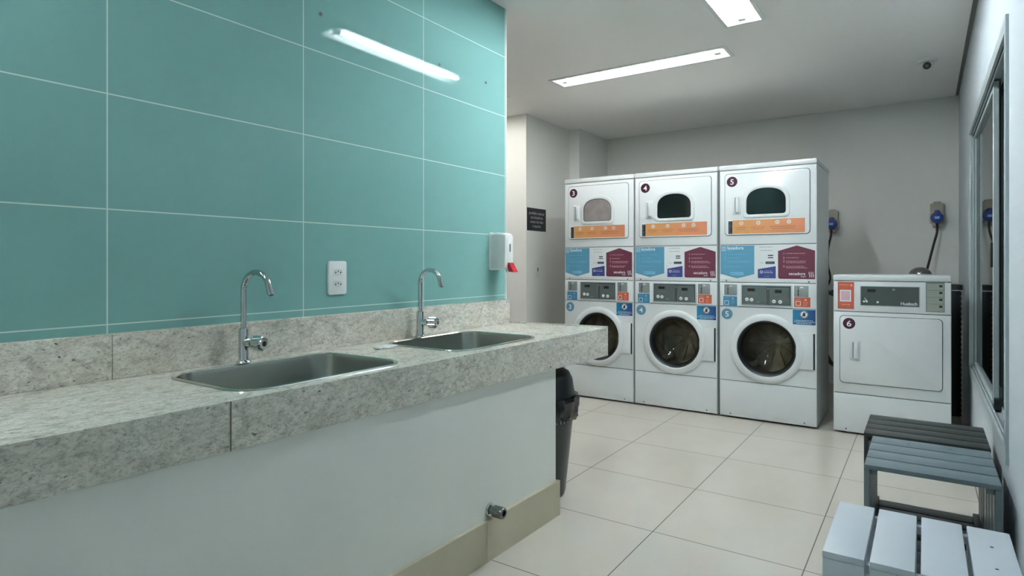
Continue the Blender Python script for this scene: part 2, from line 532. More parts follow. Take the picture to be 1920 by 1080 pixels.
def quadprism(m_, y0, y1, d0, d1, z0, z1, mt):
    """block whose front follows fxx(y) + d1 and back follows fxx(y) + d0"""
    v_ = [(fxx(y) + d, y, z) for z in (z0, z1) for y, d in ((y0, d0), (y0, d1), (y1, d1), (y1, d0))]
    m_.add(v_, [[0, 1, 2, 3][::-1], [4, 5, 6, 7], [0, 1, 5, 4], [1, 2, 6, 5], [2, 3, 7, 6], [3, 0, 4, 7]], mt)


pw = MB(); quadprism(pw, REAR, 2.522, -.11, -.012, 0, .745, 'pony'); pw.box(XW, -1.56, 2.42, 2.522, 0, .745, 'pony')
struct(pw.build('wall_counter'))
bb = MB()
for y0, y1 in ((REAR, .731), (.733, 1.347), (1.349, 1.962), (1.9635, 2.536)):
    quadprism(bb, y0, y1, -.012, .004, 0, .165, 'base_tile')
quadprism(bb, REAR, 2.534, -.012, .002, 0, .162, 'seam')
struct(bb.build('baseboard_counter'))
b2 = MB(); b2.box(XW, -1.442, 2.522, 2.536, 0, .165, 'base_tile', .0015, 1); struct(b2.build('baseboard_counter_end'))

# ------------------------------------------------------------------ window
win = thing('window_1', 'silver aluminium sliding window in the right wall', 'window'); win['kind'] = 'structure'
for k in ('label', 'category'): del win[k]
FX0, FX1 = .246, .345
fw = .030
MB().box(FX0, FX0 + .012, WY0 - .02, WY0 + fw, WZ0 - .02, WZ1 + .02, 'alu').box(FX0, FX0 + .012, WY1 - fw, WY1 + .02, WZ0 - .02, WZ1 + .02, 'alu') \
    .box(FX0 + .0005, FX0 + .012, WY0 + fw, WY1 - fw, WZ0 - .02, WZ0 + .035, 'alu').box(FX0 + .0005, FX0 + .012, WY0 + fw, WY1 - fw, WZ1 - .035, WZ1 + .02, 'alu') \
    .box(FX0 + .012, FX1, WY0 - .017, WY0 + .02, WZ0 - .017, WZ1 + .017, 'alu').box(FX0 + .012, FX1, WY1 - .02, WY1 + .017, WZ0 - .017, WZ1 + .017, 'alu') \
    .box(FX0 + .012, FX1 - .001, WY0 + .02, WY1 - .02, WZ0 - .017, WZ0 + .018, 'alu').box(FX0 + .012, FX1 - .001, WY0 + .02, WY1 - .02, WZ1 - .018, WZ1 + .017, 'alu') \
    .box(.262, .267, WY0 + .02, WY1 - .02, WZ0 + .018, WZ0 + .045, 'alu').box(.300, .304, WY0 + .02, WY1 - .02, WZ0 + .018, WZ0 + .045, 'alu') \
    .box(.262, .267, WY0 + .02, WY1 - .02, WZ1 - .045, WZ1 - .018, 'alu').box(.300, .304, WY0 + .02, WY1 - .02, WZ1 - .045, WZ1 - .018, 'alu').build('window_frame', win)


def sash(x, y0, y1, nm='sash'):
    m_ = MB(); z0, z1 = WZ0 + .026, WZ1 - .026; s = .042
    m_.box(x, x + .022, y0, y0 + s, z0, z1, 'alu', .001, 1).box(x, x + .022, y1 - s, y1, z0, z1, 'alu', .001, 1)
    m_.box(x, x + .022, y0 + s, y1 - s, z0, z0 + s, 'alu', .001, 1).box(x, x + .022, y0 + s, y1 - s, z1 - s, z1, 'alu', .001, 1)
    m_.box(x - .001, x + .002, y0 + s - .004, y0 + s, z0, z1, 'rubber').box(x - .001, x + .002, y1 - s, y1 - s + .004, z0, z1, 'rubber')
    o = m_.build(nm, win)
    MB().box(x + .009, x + .013, y0 + s - .006, y1 - s + .006, z0 + s - .006, z1 - s + .006, 'winglass').build('pane', o)
    return o


sash(.272, 3.70, WY1 - .02)
sb = sash(.310, WY0 + .02, 3.78)
MB().box(.262, .272, 3.715, 3.73, 1.18, 1.30, 'black', .003).build('latch', win)
MB().box(.272, .30, 3.66, 3.70, WZ0 + .03, WZ0 + .08, 'black').box(.272, .30, 3.2, 3.25, WZ0 + .03, WZ0 + .07, 'black').build('roller', win)


# ------------------------------------------------------------------ ceiling lamps
def fixture(key, x0, x1, y0, y1, label):
    T = thing('ceiling_light', label, 'ceiling light', ((x0 + x1) / 2, (y0 + y1) / 2, ZC), 'recessed tube lights')
    cx, cy = T.location.x, T.location.y
    a, b = (x1 - x0) / 2, (y1 - y0) / 2
    fr = Frame((0, 0, 0), (1, 0, 0), (0, 1, 0), (0, 0, -1))
    m_ = MB()
    m_.ringplate(rect(-a, a, -b, b), rect(-a + IN, a - IN, -b + IN, b - IN), .006, 'white2', fr, .006)
    m_.build('frame', T, recalc=False)
    rf = MB(); i0 = IN; d = -.052; ai, bi = a - IN, b - IN; ta, tb = ai - .018, bi - .018
    vs = [fr.p(sx * ai, sy * bi, 0) for sx, sy in ((1, 1), (-1, 1), (-1, -1), (1, -1))] + [fr.p(sx * ta, sy * tb, d) for sx, sy in ((1, 1), (-1, 1), (-1, -1), (1, -1))]
    rf.add(vs, [[i, (i + 1) % 4, 4 + (i + 1) % 4, 4 + i] for i in range(4)] + [[4, 5, 6, 7]], 'reflector')
    rf.build('reflector', T, recalc=False)
    along = b > a; L = (max(a, b) - .10)
    ax = Vector((0, 1, 0)) if along else Vector((1, 0, 0))
    MB().tube([ax * -L + Vector((0, 0, .010)), ax * L + Vector((0, 0, .010))], .014, 'tube_' + key, 14).build('tube', T)
    for sgn in (-1, 1):
        e = ax * (sgn * (L + .012)) + Vector((0, 0, .014))
        h = MB(); h.box(e.x - .022, e.x + .022, e.y - .022, e.y + .022, e.z - .022, e.z + .024, 'white2', .005)
        h.build('socket', T)
    return T


LL = {'sink': 'bright recessed tube light nearest the camera, running along the teal wall side', 'machine': 'bright recessed tube light running crosswise in front of the stacked machines',
      'hall': 'recessed tube light in the side area behind the teal wall', 'rear_fill': 'unseen fill tube light added over the counter behind the camera'}
for f in FIX: fixture(*f, LL[f[0]])

# ------------------------------------------------------------------ counter
CT = .847
ct = MB()


Y0c, Y1f, Y1b = REAR + .02, 3.058, 2.985
outer = [(fxx(Y1f), Y1f), (-2.07, Y1b), (XW, YE + .012), (XW, Y0c), (fxx(Y0c), Y0c)]
S1 = (-1.97, -1.515, .95, 1.59); S2 = (-1.97, -1.515, 1.875, 2.497)
h1 = rrect(S1[0] + .008, S1[1] - .008, S1[2] + .008, S1[3] - .008, .095, 6); h2 = rrect(S2[0] + .008, S2[1] - .008, S2[2] + .008, S2[3] - .008, .095, 6)
bm = bmesh.new()
for lp in (outer, h1, h2):
    vv = [bm.verts.new((x, y, CT)) for x, y in lp]
    for i in range(len(vv)): bm.edges.new((vv[i - 1], vv[i]))
bmesh.ops.triangle_fill(bm, use_beauty=True, edges=list(bm.edges))
for hx0, hx1, hy0, hy1 in (S1, S2):
    kill = [f for f in bm.faces if hx0 < f.calc_center_median().x < hx1 and hy0 < f.calc_center_median().y < hy1]
    kill = [f for f in kill if all(hx0 - .001 < v.co.x < hx1 + .001 and hy0 - .001 < v.co.y < hy1 + .001 for v in f.verts)]
    if kill: bmesh.ops.delete(bm, geom=kill, context='FACES_ONLY')
print('TOPFACES', len(bm.faces))
bm.verts.index_update()
ct.add([v.co for v in bm.verts], [[v.index for v in f.verts] for f in bm.faces], 'granite'); bm.free()
for lp in (h1, h2):
    n = len(lp)
    ct.add([(x, y, CT) for x, y in lp] + [(x, y, CT - .03) for x, y in lp], [[i, (i + 1) % n, n + (i + 1) % n, n + i] for i in range(n)], 'granite')


def zb(y): return .724 + (y - .42) / (3.058 - .42) * -.03


# apron (front), its underside and the free end
zq = [Y0c, .42, 3.058]
for ya, yb in zip(zq[:-1], zq[1:]):
    ct.add([(fxx(ya), ya, CT), (fxx(yb), yb, CT), (fxx(yb), yb, zb(yb)), (fxx(ya), ya, zb(ya))], [[0, 1, 2, 3]], 'granite')
    ct.add([(fxx(ya), ya, zb(ya)), (fxx(yb), yb, zb(yb)), (fxx(yb) - .03, yb, zb(yb)), (fxx(ya) - .03, ya, zb(ya))], [[0, 1, 2, 3]], 'granite')
    ct.add([(fxx(ya) - .03, ya, CT - .03), (fxx(yb) - .03, yb, CT - .03), (fxx(yb) - .03, yb, zb(yb)), (fxx(ya) - .03, ya, zb(ya))], [[0, 1, 2, 3]], 'granite')
ze = zb(3.058)
A, B_ = Vector((fxx(Y1f), Y1f, 0)), Vector((-2.07, Y1b, 0))
ct.add([(A.x, A.y, CT), (B_.x, B_.y, CT), (B_.x, B_.y, ze), (A.x, A.y, ze)], [[0, 1, 2, 3]], 'granite')
ct.add([(A.x, A.y - .03, CT - .03), (B_.x, B_.y - .03, CT - .03), (B_.x, B_.y - .03, ze), (A.x, A.y - .03, ze)], [[0, 1, 2, 3]], 'granite')
ct.add([(A.x, A.y, ze), (B_.x, B_.y, ze), (B_.x, B_.y - .03, ze), (A.x, A.y - .03, ze)], [[0, 1, 2, 3]], 'granite')
ct.add([(A.x - .001, A.y, CT - .03), (B_.x, B_.y, CT - .03), (XW + .002, 2.53, CT - .03), (-1.47, 2.53, CT - .03)], [[0, 1, 2, 3]], 'granite')
counter = thing('countertop', 'long speckled grey granite countertop with two sink cut-outs', 'countertop', (0, 0, 0))
ct.build('slab', counter, recalc=False)
MB().box(fxx(.888) + .0006, fxx(.888) + .0012, .886, .890, zb(.888), CT - .001, 'seam').build('seam', counter)
# small raised lip along the free end
d = (B_ - A).normalized(); nn = Vector((d.y, -d.x, 0))
if nn.y > 0: nn = -nn
lp = MB(); q = [A, B_ - d * .04, B_ - d * .04 + nn * .014, A + nn * .014]
lp.add([(p.x, p.y, CT) for p in q] + [(p.x, p.y, CT + .008) for p in q], [[4, 5, 6, 7], [0, 1, 5, 4], [1, 2, 6, 5], [2, 3, 7, 6], [3, 0, 4, 7]], 'granite')
lp.build('end_lip', counter)
sp = MB().box(XW + .0005, XW + .026, Y0c, .8475, CT + .0003, .986, 'granite', .001, 1).box(XW + .0005, XW + .026, .8495, YE + .012, CT + .0003, .986, 'granite', .001, 1).box(XW + .002, XW + .0245, .845, .852, CT + .001, .983, 'seam')
sp.build('backsplash', counter)


def sink(x0, x1, y0, y1, label):
    T = thing('sink', label, 'sink', ((x0 + x1) / 2, (y0 + y1) / 2, CT), 'stainless steel sinks')
    a, b = (x1 - x0) / 2, (y1 - y0) / 2
    fr = Frame((0, 0, 0), (1, 0, 0), (0, 1, 0), (0, 0, 1))
    R = lambda k, r: rrect(-a + k, a - k, -b + k, b - k, r, 8)
    L = [(R(.0, .1), .001), (R(.0015, .0985), .0042), (R(.010, .092), .0048), (R(.014, .088), .001), (R(.016, .086), -.012), (R(.020, .084), -.08), (R(.028, .08), -.115), (R(.05, .07), -.132), (R(.08, .05), -.136)]
    n = len(L[0][0]); vs = [fr.p(x, y, h) for lp_, h in L for x, y in lp_]
    rim = MB(); basin = MB()
    for q_ in range(len(L) - 1):
        fs = [[i, (i + 1) % n, n + (i + 1) % n, n + i] for i in range(n)]
        (rim if q_ < 3 else basin).add(vs[q_ * n:(q_ + 2) * n], fs, 'steelrim' if q_ < 3 else 'steel', True)
    basin.add(vs[-n:], [list(range(n))], 'steel')
    basin.build('basin', T, recalc=True); rim.build('rim', T)
    dr = MB(); dr.lathe([(.045, -.135), (.043, -.1335), (.034, -.134), (.03, -.1355), (.004, -.1355)], (0, 0), 'steelrim', fr, 28, cap1=True)
    for k in range(8):
        an = k * PI / 4; dr.flat(circ(.018 * math.cos(an), .018 * math.sin(an), .0035, 8), -.1352, 'black', fr)
    dr.build('drain', T)
    return T


sink(*S1, 'nearer stainless steel sink, left of the two in the granite counter')
sink(*S2, 'farther stainless steel sink, right of the two, near the soap dispenser')


def faucet(x, y, label, turn, hturn):
    T = thing('faucet', label, 'faucet', (x, y, CT), 'chrome gooseneck faucets')
    fr = Frame((0, 0, 0), (1, 0, 0), (0, 1, 0), (0, 0, 1))
    b = MB(); b.lathe([(.026, 0), (.026, .004), (.024, .008), (.019, .012), (.0175, .02), (.0175, .118), (.0165, .122), (.012, .124)], (0, 0), 'chrome', fr, 28, cap1=True)
    b.build('base', T)
    nk = [(0, 0, .12)]
    for k in range(1, 6): nk.append((0, 0, -.001 + .12 + .140 * k / 5))
    ca, sa = math.cos(turn), math.sin(turn)
    R = .062
    for k in range(1, 15):
        a = PI - k * (PI * .92) / 14
        rr_ = R + R * math.cos(a); nk.append((rr_ * ca, rr_ * sa, .259 + R * 1.0 * math.sin(a)))
    e = Vector(nk[-1]); dd = (e - Vector(nk[-2])).normalized()
    nk.append(tuple(e + dd * .028))
    MB().tube(nk, .0105, 'chrome', 16).build('spout', T)
    e2 = Vector(nk[-1]); MB().tube([e2 - dd * .014, e2 + dd * .006], .0128, 'chrome', 16).tube([e2 + dd * .0055, e2 + dd * .0068], .0085, 'black', 12).build('aerator', T)
    # side handle: horizontal stem with fluted knob
    hd = Vector((math.cos(hturn), math.sin(hturn), 0)); zz = Vector((0, 0, .072))
    MB().tube([hd * .008 + zz, hd * .030 + zz, hd * .044 + zz], [.015, .0165, .0165], 'chrome', 18).build('valve', T)
    kb = MB(); kb.tube([hd * .0435 + zz, hd * .047 + zz], .0215, 'black', 20)
    pts = [hd * (.047 + k * .009) + zz for k in range(6)]
    kb.tube(pts, [.021, .0225, .023, .0235, .0235, .020], 'chrome', 20)
    up = Vector((0, 0, 1)); sd = hd.cross(up)
    for k in range(6):
        a = k * PI / 3; off = (up * math.cos(a) + sd * math.sin(a)) * .0205
        kb.tube([p + off for p in pts[0:5]], .0068, 'chrome', 8)
    kb.tube([pts[5] + hd * .0001, pts[5] + hd * .0006], .010, 'black', 12)
    kb.build('handle', T)
    return T


faucet(-1.995, 1.252, 'chrome gooseneck faucet beside the nearer left sink', .15, .25)
faucet(-1.995, 2.163, 'chrome gooseneck faucet beside the farther right sink', .02, .3)
# white scraper lying at the second sink
s_ = MB(); s_.box(-.035, .035, -.075, .03, 0, .004, 'white2', .0015).box(-.012, .012, -.11, -.07, .001, .007, 'white2', .002)
o = s_.build('scraper'); o.location = (-1.885, 1.85, CT + .0004); o.rotation_euler = (0, 0, .35)
tag(o, 'small flat white plastic scraper at the left corner of the farther sink', 'scraper')

# outlet on the teal wall
FL = lambda x, y, z: Frame((x, y, z), (0, 1, 0), (0, 0, 1), (1, 0, 0))
T = thing('wall_outlet', 'white double power outlet on the teal tiles between the two faucets', 'outlet', (XW, 1.719, 1.138))
MB().prism(rrect(-.048, .048, -.071, .071, .010, 5), 0, .009, 'white2', FL(0, 0, 0), .004).build('faceplate', T)
for dz in (.024, -.026):
    m_ = MB(); f_ = FL(0, 0, dz)
    m_.prism(rrect(-.026, .026, -.014, .016, .002, 3), .009, .0100, 'white2', f_, .0005)
    hexa = [(-.021, 0), (-.013, .010), (.013, .010), (.021, 0), (.013, -.010), (-.013, -.010)]
    m_.ringplate(hexa, [(a * .9, b * .88) for a, b in hexa], .0103, 'pgrey', f_)
    for hx, hz in ((-.0125, -.001), (0, .003), (.0125, -.001)): m_.flat(circ(hx, hz, .0032, 12), .0105, 'black', f_)
    m_.build('socket', T)
# wall switch plate near sign
T = thing('wall_switch', 'white blank wall plate below the black sign', 'wall plate', (-3.332, 5.384, 1.135))
MB().prism(rrect(-.04, .04, -.08, .08, .008, 4), 0, .009, 'white2', FL(0, 0, 0), .003).build('faceplate', T)
MB().prism(rrect(-.012, .012, -.018, .018, .003, 3), .009, .012, 'pgrey', FL(0, 0, 0), .001).build('button', T)
# soap dispenser
T = thing('soap_dispenser', 'white wall soap dispenser with red push lever at the end of the teal wall', 'dispenser', (XW, 2.86, 1.16))
f_ = FL(0, 0, 0)
MB().prism(rrect(-.052, .052, 0, .215, .016, 5), 0, .012, 'white2', f_, .003).build('backplate', T)
bd = MB(); n = 8
prof = [(.010, .049, .004, .212), (.05, .050, .002, .214), (.085, .048, .004, .212), (.104, .040, .012, .203), (.110, .028, .03, .18)]
lo = [[f_.p(a, b, h) for a, b in rrect(-w_, w_, z0, z1, min(.016, w_ * .5), 5)] for h, w_, z0, z1 in prof]
nn_ = len(lo[0])
for q_ in range(len(lo) - 1):
    bd.add(lo[q_] + lo[q_ + 1], [[i, (i + 1) % nn_, nn_ + (i + 1) % nn_, nn_ + i] for i in range(nn_)], 'white2', True)
bd.add(lo[-1], [list(range(nn_))], 'white2', False)
bd.build('cover', T)
MB().prism(rrect(-.004, .004, .105, .15, .003, 3), .108, .1115, 'pdark', f_).build('level_window', T)
lv = MB()
q = [f_.p(-.022, .045, .100), f_.p(.022, .045, .100), f_.p(.022, .043, .118), f_.p(-.022, .043, .118), f_.p(-.024, -.008, .118), f_.p(.024, -.008, .118), f_.p(.024, -.010, .150), f_.p(-.024, -.010, .150)]
lv.add(q, [[0, 1, 2, 3], [0, 3, 7, 4], [1, 5, 6, 2], [3, 2, 6, 7], [4, 7, 6, 5], [0, 4, 5, 1]], 'red')
lv.build('lever', T)
MB().tube([f_.p(0, .01, .09), f_.p(0, -.012, .09)], .007, 'white2', 10).build('nozzle', T)
# screw holes high on the teal wall
ords = ['leftmost', 'second from left', 'third from left', 'rightmost']
for k, (y, z) in enumerate(((1.636, 2.227), (1.992, 2.218), (2.379, 2.219), (2.778, 2.224))):
    m_ = MB(); m_.lathe([(.0075, .0003), (.0070, .0016), (.0045, .0018), (.0035, .0006)], (0, 0), M['hose'], FL(0, 0, 0), 14).flat(circ(0, 0, .0045, 12), .0008, 'black', FL(0, 0, 0))
    o = m_.build('wall_anchor'); o.location = (XW, y, z)
    tag(o, 'dark wall anchor hole high on the teal tiles, %s of four' % ords[k], 'wall anchor', 'anchor holes in the teal wall')
# drain tap on the low wall
T = thing('wall_tap', 'short chrome tap stub low on the white counter wall above the baseboard', 'tap', (fxx(2.0) - .012, 2.0, .198))
f_ = FL(0, 0, 0)
MB().lathe([(.029, 0), (.029, .004), (.025, .009), (.014, .011)], (0, 0), 'chrome', f_, 28, cap1=True).build('flange', T)
kn = MB(); kn.lathe([(.016, .010), (.016, .022), (.022, .024), (.0225, .068), (.020, .072), (.013, .072)], (0, 0), 'tapmetal', f_, 30)
for k in range(14):
    a = 2 * PI * k / 14
    kn.tube([f_.p(.0215 * math.cos(a), .0215 * math.sin(a), .026), f_.p(.0215 * math.cos(a), .0215 * math.sin(a), .066)], .0026, 'tapmetal', 6)
kn.lathe([(.013, .0715), (.012, .060), (.006, .058), (.005, .066), (.001, .0665)], (0, 0), 'black', f_, 20)
kn.build('valve_body', T)
# chalkboard style sign
T = thing('sign', 'small square black sign with white hand lettering on the white side wall', 'sign', (-3.332, 5.372, 1.650))
MB().prism(rect(-.183, .183, -.1165, .1165), 0, .004, 'sign', FL(0, 0, 0)).build('board', T)
for k, ln in enumerate(('proibido colocar', 'nas lavadoras', 'camas de cães', 'e tapetes.')):
    tx = MB().text(ln, 0, .052 - k * .044, .040, .0046, 'chalk', FL(0, 0, 0), .008, 1.12)
    tx.build('lettering_line', T)

# ------------------------------------------------------------------ security camera
T = thing('security_camera', 'white dome security camera on the ceiling near the right wall', 'camera', (.021, 5.475, ZC))
f_ = Frame((0, 0, 0), (1, 0, 0), (0, 1, 0), (0, 0, -1))
MB().lathe([(.062, 0), (.062, .012), (.058, .020), (.045, .024)], (0, 0), 'white2', f_, 32, cap1=True).build('mount', T)
MB().lathe([(.044 * math.cos(a), .026 + .044 * math.sin(a)) for a in [k * PI / 2 / 8 for k in range(9)]], (0, 0), 'white2', f_, 28).build('ball', T)
dv = Vector((-.16, -.86, -.55)).normalized(); c0 = Vector((0, 0, -.030))
MB().tube([c0 + dv * .03, c0 + dv * .047], .026, 'black', 20).tube([c0 + dv * .0468, c0 + dv * .0475], .012, 'panelgrey', 14).build('lens', T)


# ------------------------------------------------------------------ machines
def wave(m_, x, z, h, mt, n=3, s=.0105, hh=.030, fr=None):
    for k in range(n):
        pl = []
        L_, R_ = [], []
        for j in range(13):
            t_ = j / 12; zz = z + (t_ - .5) * hh; xx = x + k * s + .0028 * math.sin(t_ * 2 * PI)
            L_.append((xx - .0021, zz)); R_.append((xx + .0021, zz))
        for j in range(12): m_.flat([L_[j], R_[j], R_[j + 1], L_[j + 1]], h, mt, fr)


def lines(m_, x0, x1, z, n, dz, h, mt, th=.0028, rag=.35, fr=None):
    """rows of tiny unreadable print as broken strokes"""
    for k in range(n):
        xe = x1 - (x1 - x0) * rag * random.random(); x = x0
        while x < xe:
            wl = .006 + .012 * random.random(); m_.flat(rect(x, min(x + wl, xe), z - k * dz - th / 2, z - k * dz + th / 2), h, mt, fr); x += wl + .0035


def hexloop(x0, x1, z0, z1, rr_, n):
    return rrect(x0, x1, z0, z1, rr_, n)


def panel_with_hole(m_, x0, x1, z0, z1, cx, cz, r, h, depth, mt, n=64):
    inner = []; outer_ = []
    for k in range(n):
        a = 2 * PI * (k + .5) / n; ca, sa = math.cos(a), math.sin(a)
        inner.append((cx + r * ca, cz + r * sa))
        tx_ = ((x1 - cx) / ca if ca > 0 else (x0 - cx) / ca) if abs(ca) > 1e-6 else 1e9
        tz_ = ((z1 - cz) / sa if sa > 0 else (z0 - cz) / sa) if abs(sa) > 1e-6 else 1e9
        t_ = min(tx_, tz_); outer_.append((cx + ca * t_, cz + sa * t_))
    for corner in ((x0, z0), (x0, z1), (x1, z0), (x1, z1)):
        j = min(range(n), key=lambda i: (outer_[i][0] - corner[0]) ** 2 + (outer_[i][1] - corner[1]) ** 2); outer_[j] = corner
    m_.ringplate(outer_, inner, h, mt, None, depth)


def dome_loop(x0, x1, z0, z1, zs, r=.018, n=18):
    """flat bottom with rounded corners, straight sides up to zs, elliptic top"""
    o = []
    for k in range(n + 1):
        a = PI * k / n; ca = math.cos(a); o.append(((x0 + x1) / 2 + (x1 - x0) / 2 * math.copysign(abs(ca) ** .86, ca), zs + (z1 - zs) * math.sin(a) ** .86))
    for cx, cz, a0 in ((x0 + r, z0 + r, 180), (x1 - r, z0 + r, 270)):
        for k in range(6):
            a = math.radians(a0 + 90 * k / 5); o.append((cx + r * math.cos(a), cz + r * math.sin(a)))
    return o


def handle_recess(parent, x, z, hh, ww=.025, h0=.008):
    m_ = MB()
    m_.prism(rrect(x - ww - .008, x + ww + .006, z - hh / 2 - .012, z + hh / 2 + .012, .006, 3), h0, h0 + .006, 'white', None, .002)
    m_.build('handle', parent)
    m2 = MB()
    m2.prism(rrect(x - ww * .62, x - ww * .20, z - hh / 2, z + hh / 2, .004, 3), h0 + .006, h0 + .0066, 'recess')  # thin flat strip, shade beside the grip put into its grey
    m2.prism(rrect(x - ww * .20, x + ww * .80, z - hh / 2, z + hh / 2, .006, 3), h0 + .006, h0 + .021, 'white', None, .006)
    m2.build('grip', parent)


def machine_shell(T, W, D, H, z0=.012, mt='white', name='cabinet'):
    m_ = MB(); a = W / 2
    m_.box(-a, -a + .004, .006, D, z0, H, mt).box(a - .004, a, .006, D, z0, H, mt).box(-a, a, D - .004, D, z0, H, mt)
    m_.box(-a, a, .006, D, H - .004, H, mt).box(-a + .004, a - .004, .01, D, z0, z0 + .004, mt)
    return m_.build(name, T)


def stack(num, X, label, hazy=False, sc=1.0):
    T = thing('stacked_washer_dryer', label, 'washer dryer', (X, 4.872, 0), 'stacked washer and dryer units')
    T.scale = (sc, 1, 1)
    W, D = .688, .655; a = W / 2; e = .0015
    machine_shell(T, W, D, 1.925)
    # feet
    for sx in (-1, 1):
        for yy in (.06, D - .06):
            MB().lathe([(.02, -.0005), (.02, .008), (.01, .012)], (sx * (a - .06), yy), 'black', Frame((0, 0, 0), (1, 0, 0), (0, 1, 0), (0, 0, 1)), 14).build('foot', T)
    # inner dividers seen through the seams
    MB().box(-a + .004, a - .004, .012, .016, .86, 1.92, 'inner').build('inner_frame', T)
    MB().box(-a + .004, a - .004, .012, .016, .02, .30, 'inner').build('inner_frame', T)
    pl = MB().prism(rrect(-a + e, a - e, .014, .289, .004, 2), -.012, 0, 'white', None, .0025)
    for sx in (-1, 1):
        pl.flat(circ(sx * .262, .034, .005, 12), .0004, 'black')
    pl.build('plinth_panel', T)
    # washer front with a real opening
    wf = MB(); panel_with_hole(wf, -a + e, a - e, .294, .862, .0, .555, .225, 0, .012, 'white')
    wfo = wf.build('washer_front_panel', T, recalc=False)
    cp = MB().prism(rrect(-a + e, a - e, .867, 1.050, .005, 2), -.012, .002, 'white', None, .003).build('control_fascia', T)
    sv = MB().prism(rrect(-a + e, a - e, 1.0545, 1.340, .005, 2), -.012, 0, 'white', None, .003)
    for sx in (-1, 1): sv.lathe([(.0055, 0), (.0045, .002), (.001, .0024)], (sx * .292, 1.064), 'hose', None, 10)
    sv = sv.build('service_panel', T)
    df = MB().prism(rrect(-a + e, a - e, 1.344, 1.918, .005, 2), -.012, 0, 'white', None, .003).build('dryer_front_panel', T)
    ld = MB().prism(rrect(-a - .002, a + .002, 1.922, 1.960, .008, 3), -.66, .004, 'white', None, .004, back=True).build('top_lid', T)
    # --- porthole: ring, gasket, glass, drum
    c0_ = (0, .555)
    dr = MB(); dr.lathe([(.262, .000), (.261, .008), (.257, .012), (.240, .016), (.222, .019), (.213, .016), (.209, .008), (.208, .000)], c0_, 'white', None, 72)
    dro = dr.build('washer_door', T)
    gk = MB(); gk.lathe([(.209, .010), (.205, .006), (.196, .000), (.188, -.03), (.180, -.05)], c0_, 'rubber', None, 64).build('gasket', dro)
    gl = MB(); gl.lathe([(.200, .004), (.190, -.012), (.172, -.045), (.140, -.085), (.09, -.112), (.04, -.122), (.002, -.124)], c0_, 'glass', None, 56)
    gl.build('door_glass', dro)
    MB().lathe([(.199, .0025), (.194, -.010), (.190, -.013)], c0_, 'rubber', None, 56).build('glass_rim', dro)
    dm = MB(); dm.lathe([(.183, -.05), (.25, -.07), (.262, -.10), (.262, -.42), (.25, -.44), (.12, -.425), (.05, -.40), (.002, -.395)], c0_, 'drum', None, 48)
    for k in range(3):
        an = PI / 2 + .3 + k * 2 * PI / 3; cx_, cz_ = c0_[0] + .235 * math.cos(an), c0_[1] + .235 * math.sin(an)
        dm.tube([(cx_, .11, cz_), (cx_, .41, cz_)], [.03, .024], 'drum', 8)
    for k in range(10):
        an = k * 2 * PI / 10; q0, q1 = .07, .22
        dm.tube([(c0_[0] + q0 * math.cos(an), .405, c0_[1] + q0 * math.sin(an)), (c0_[0] + q1 * math.cos(an), .42, c0_[1] + q1 * math.sin(an))], .006, 'drum', 6)
    dm.build('drum', T)
    # latch plate right of the ring
    lt = MB().prism(rrect(.205, .322, .426, .688, .004, 2), 0, .010, 'white', None, .003)
    lt.build('latch_plate', T)
    MB().prism(rrect(.3225, .332, .426, .688, .001, 2), 0, .004, 'black').build('latch_grip', T)
    # --- control panel
    p = MB(); h = .0025
    p.prism(rrect(-.182, .182, .876, 1.038, .004, 2), 0, h + .001, 'alu', None, .001)
    p.flat(rect(-.174, .172, .886, 1.030), h + .0015, 'panelgrey')
    p.flat(rect(-.168, -.002, .894, 1.018), h + .0019, 'panelgrey2'); p.flat(rect(.030, .158, .890, 1.012), h + .0019, 'panelgrey2')
    for x0_, x1_, z0_, z1_ in ((-.002, .0, .892, 1.02), (-.17, .0, .890, .892), (-.17, .0, 1.018, 1.020), (.028, .030, .89, 1.012), (.158, .160, .89, 1.012), (.028, .160, 1.012, 1.014)):
        p.flat(rect(x0_, x1_, z0_, z1_), h + .0022, 'pgrey')
    p.flat(rrect(-.134, -.080, .987, 1.007, .002, 2), h + .0024, 'black'); p.flat(rrect(.062, .110, .978, 1.000, .002, 2), h + .0024, 'black')
    lines(p, -.13, -.06, .966, 1, .01, h + .0024, 'pgrey', .002, .1); lines(p, .062, .105, .962, 1, .01, h + .0024, 'pgrey', .002, .1)
    p.flat(circ(.014, 1.008, .006, 12), h + .0024, 'pgrey')
    p.flat(rect(-.07, -.045, .902, .908), h + .0024, M['teal'])
    pn = p.build('control_panel', T)
    for x_, z_ in ((-.137, .924), (-.103, .922), (.056, .914), (.100, .912)):
        bt = MB().prism(circ(x_, z_, .0135, 20), h + .002, h + .006, 'pwhite', None, .0015)
        for k in range(3): bt.flat(rect(x_ - .007 + k * .005, x_ - .004 + k * .005, z_ - .004, z_ + .004), h + .0064, 'pgrey')
        bt.build('button', pn)
    # coin plates
    for xc in (-.259, .242):
        cpn = MB().prism(rrect(xc - .048, xc + .048, .953, 1.036, .004, 3), .002, .005, 'coin', None, .001)
        cpn.flat(rect(xc - .022, xc - .018, .962, 1.030), .0056, 'panelgrey'); cpn.flat(rect(xc - .023, xc - .017, .960, .985), .0060, 'black')
        cpn.flat(rect(xc - .008, xc + .014, 1.018, 1.026), .0056, 'pwhite')
        cpn.prism(circ(xc - .02, .998, .006, 12), .005, .0075, 'alud', None, .001)
        cpn.build('coin_slot', T)
    # small blue and orange stickers
    hs = .0028
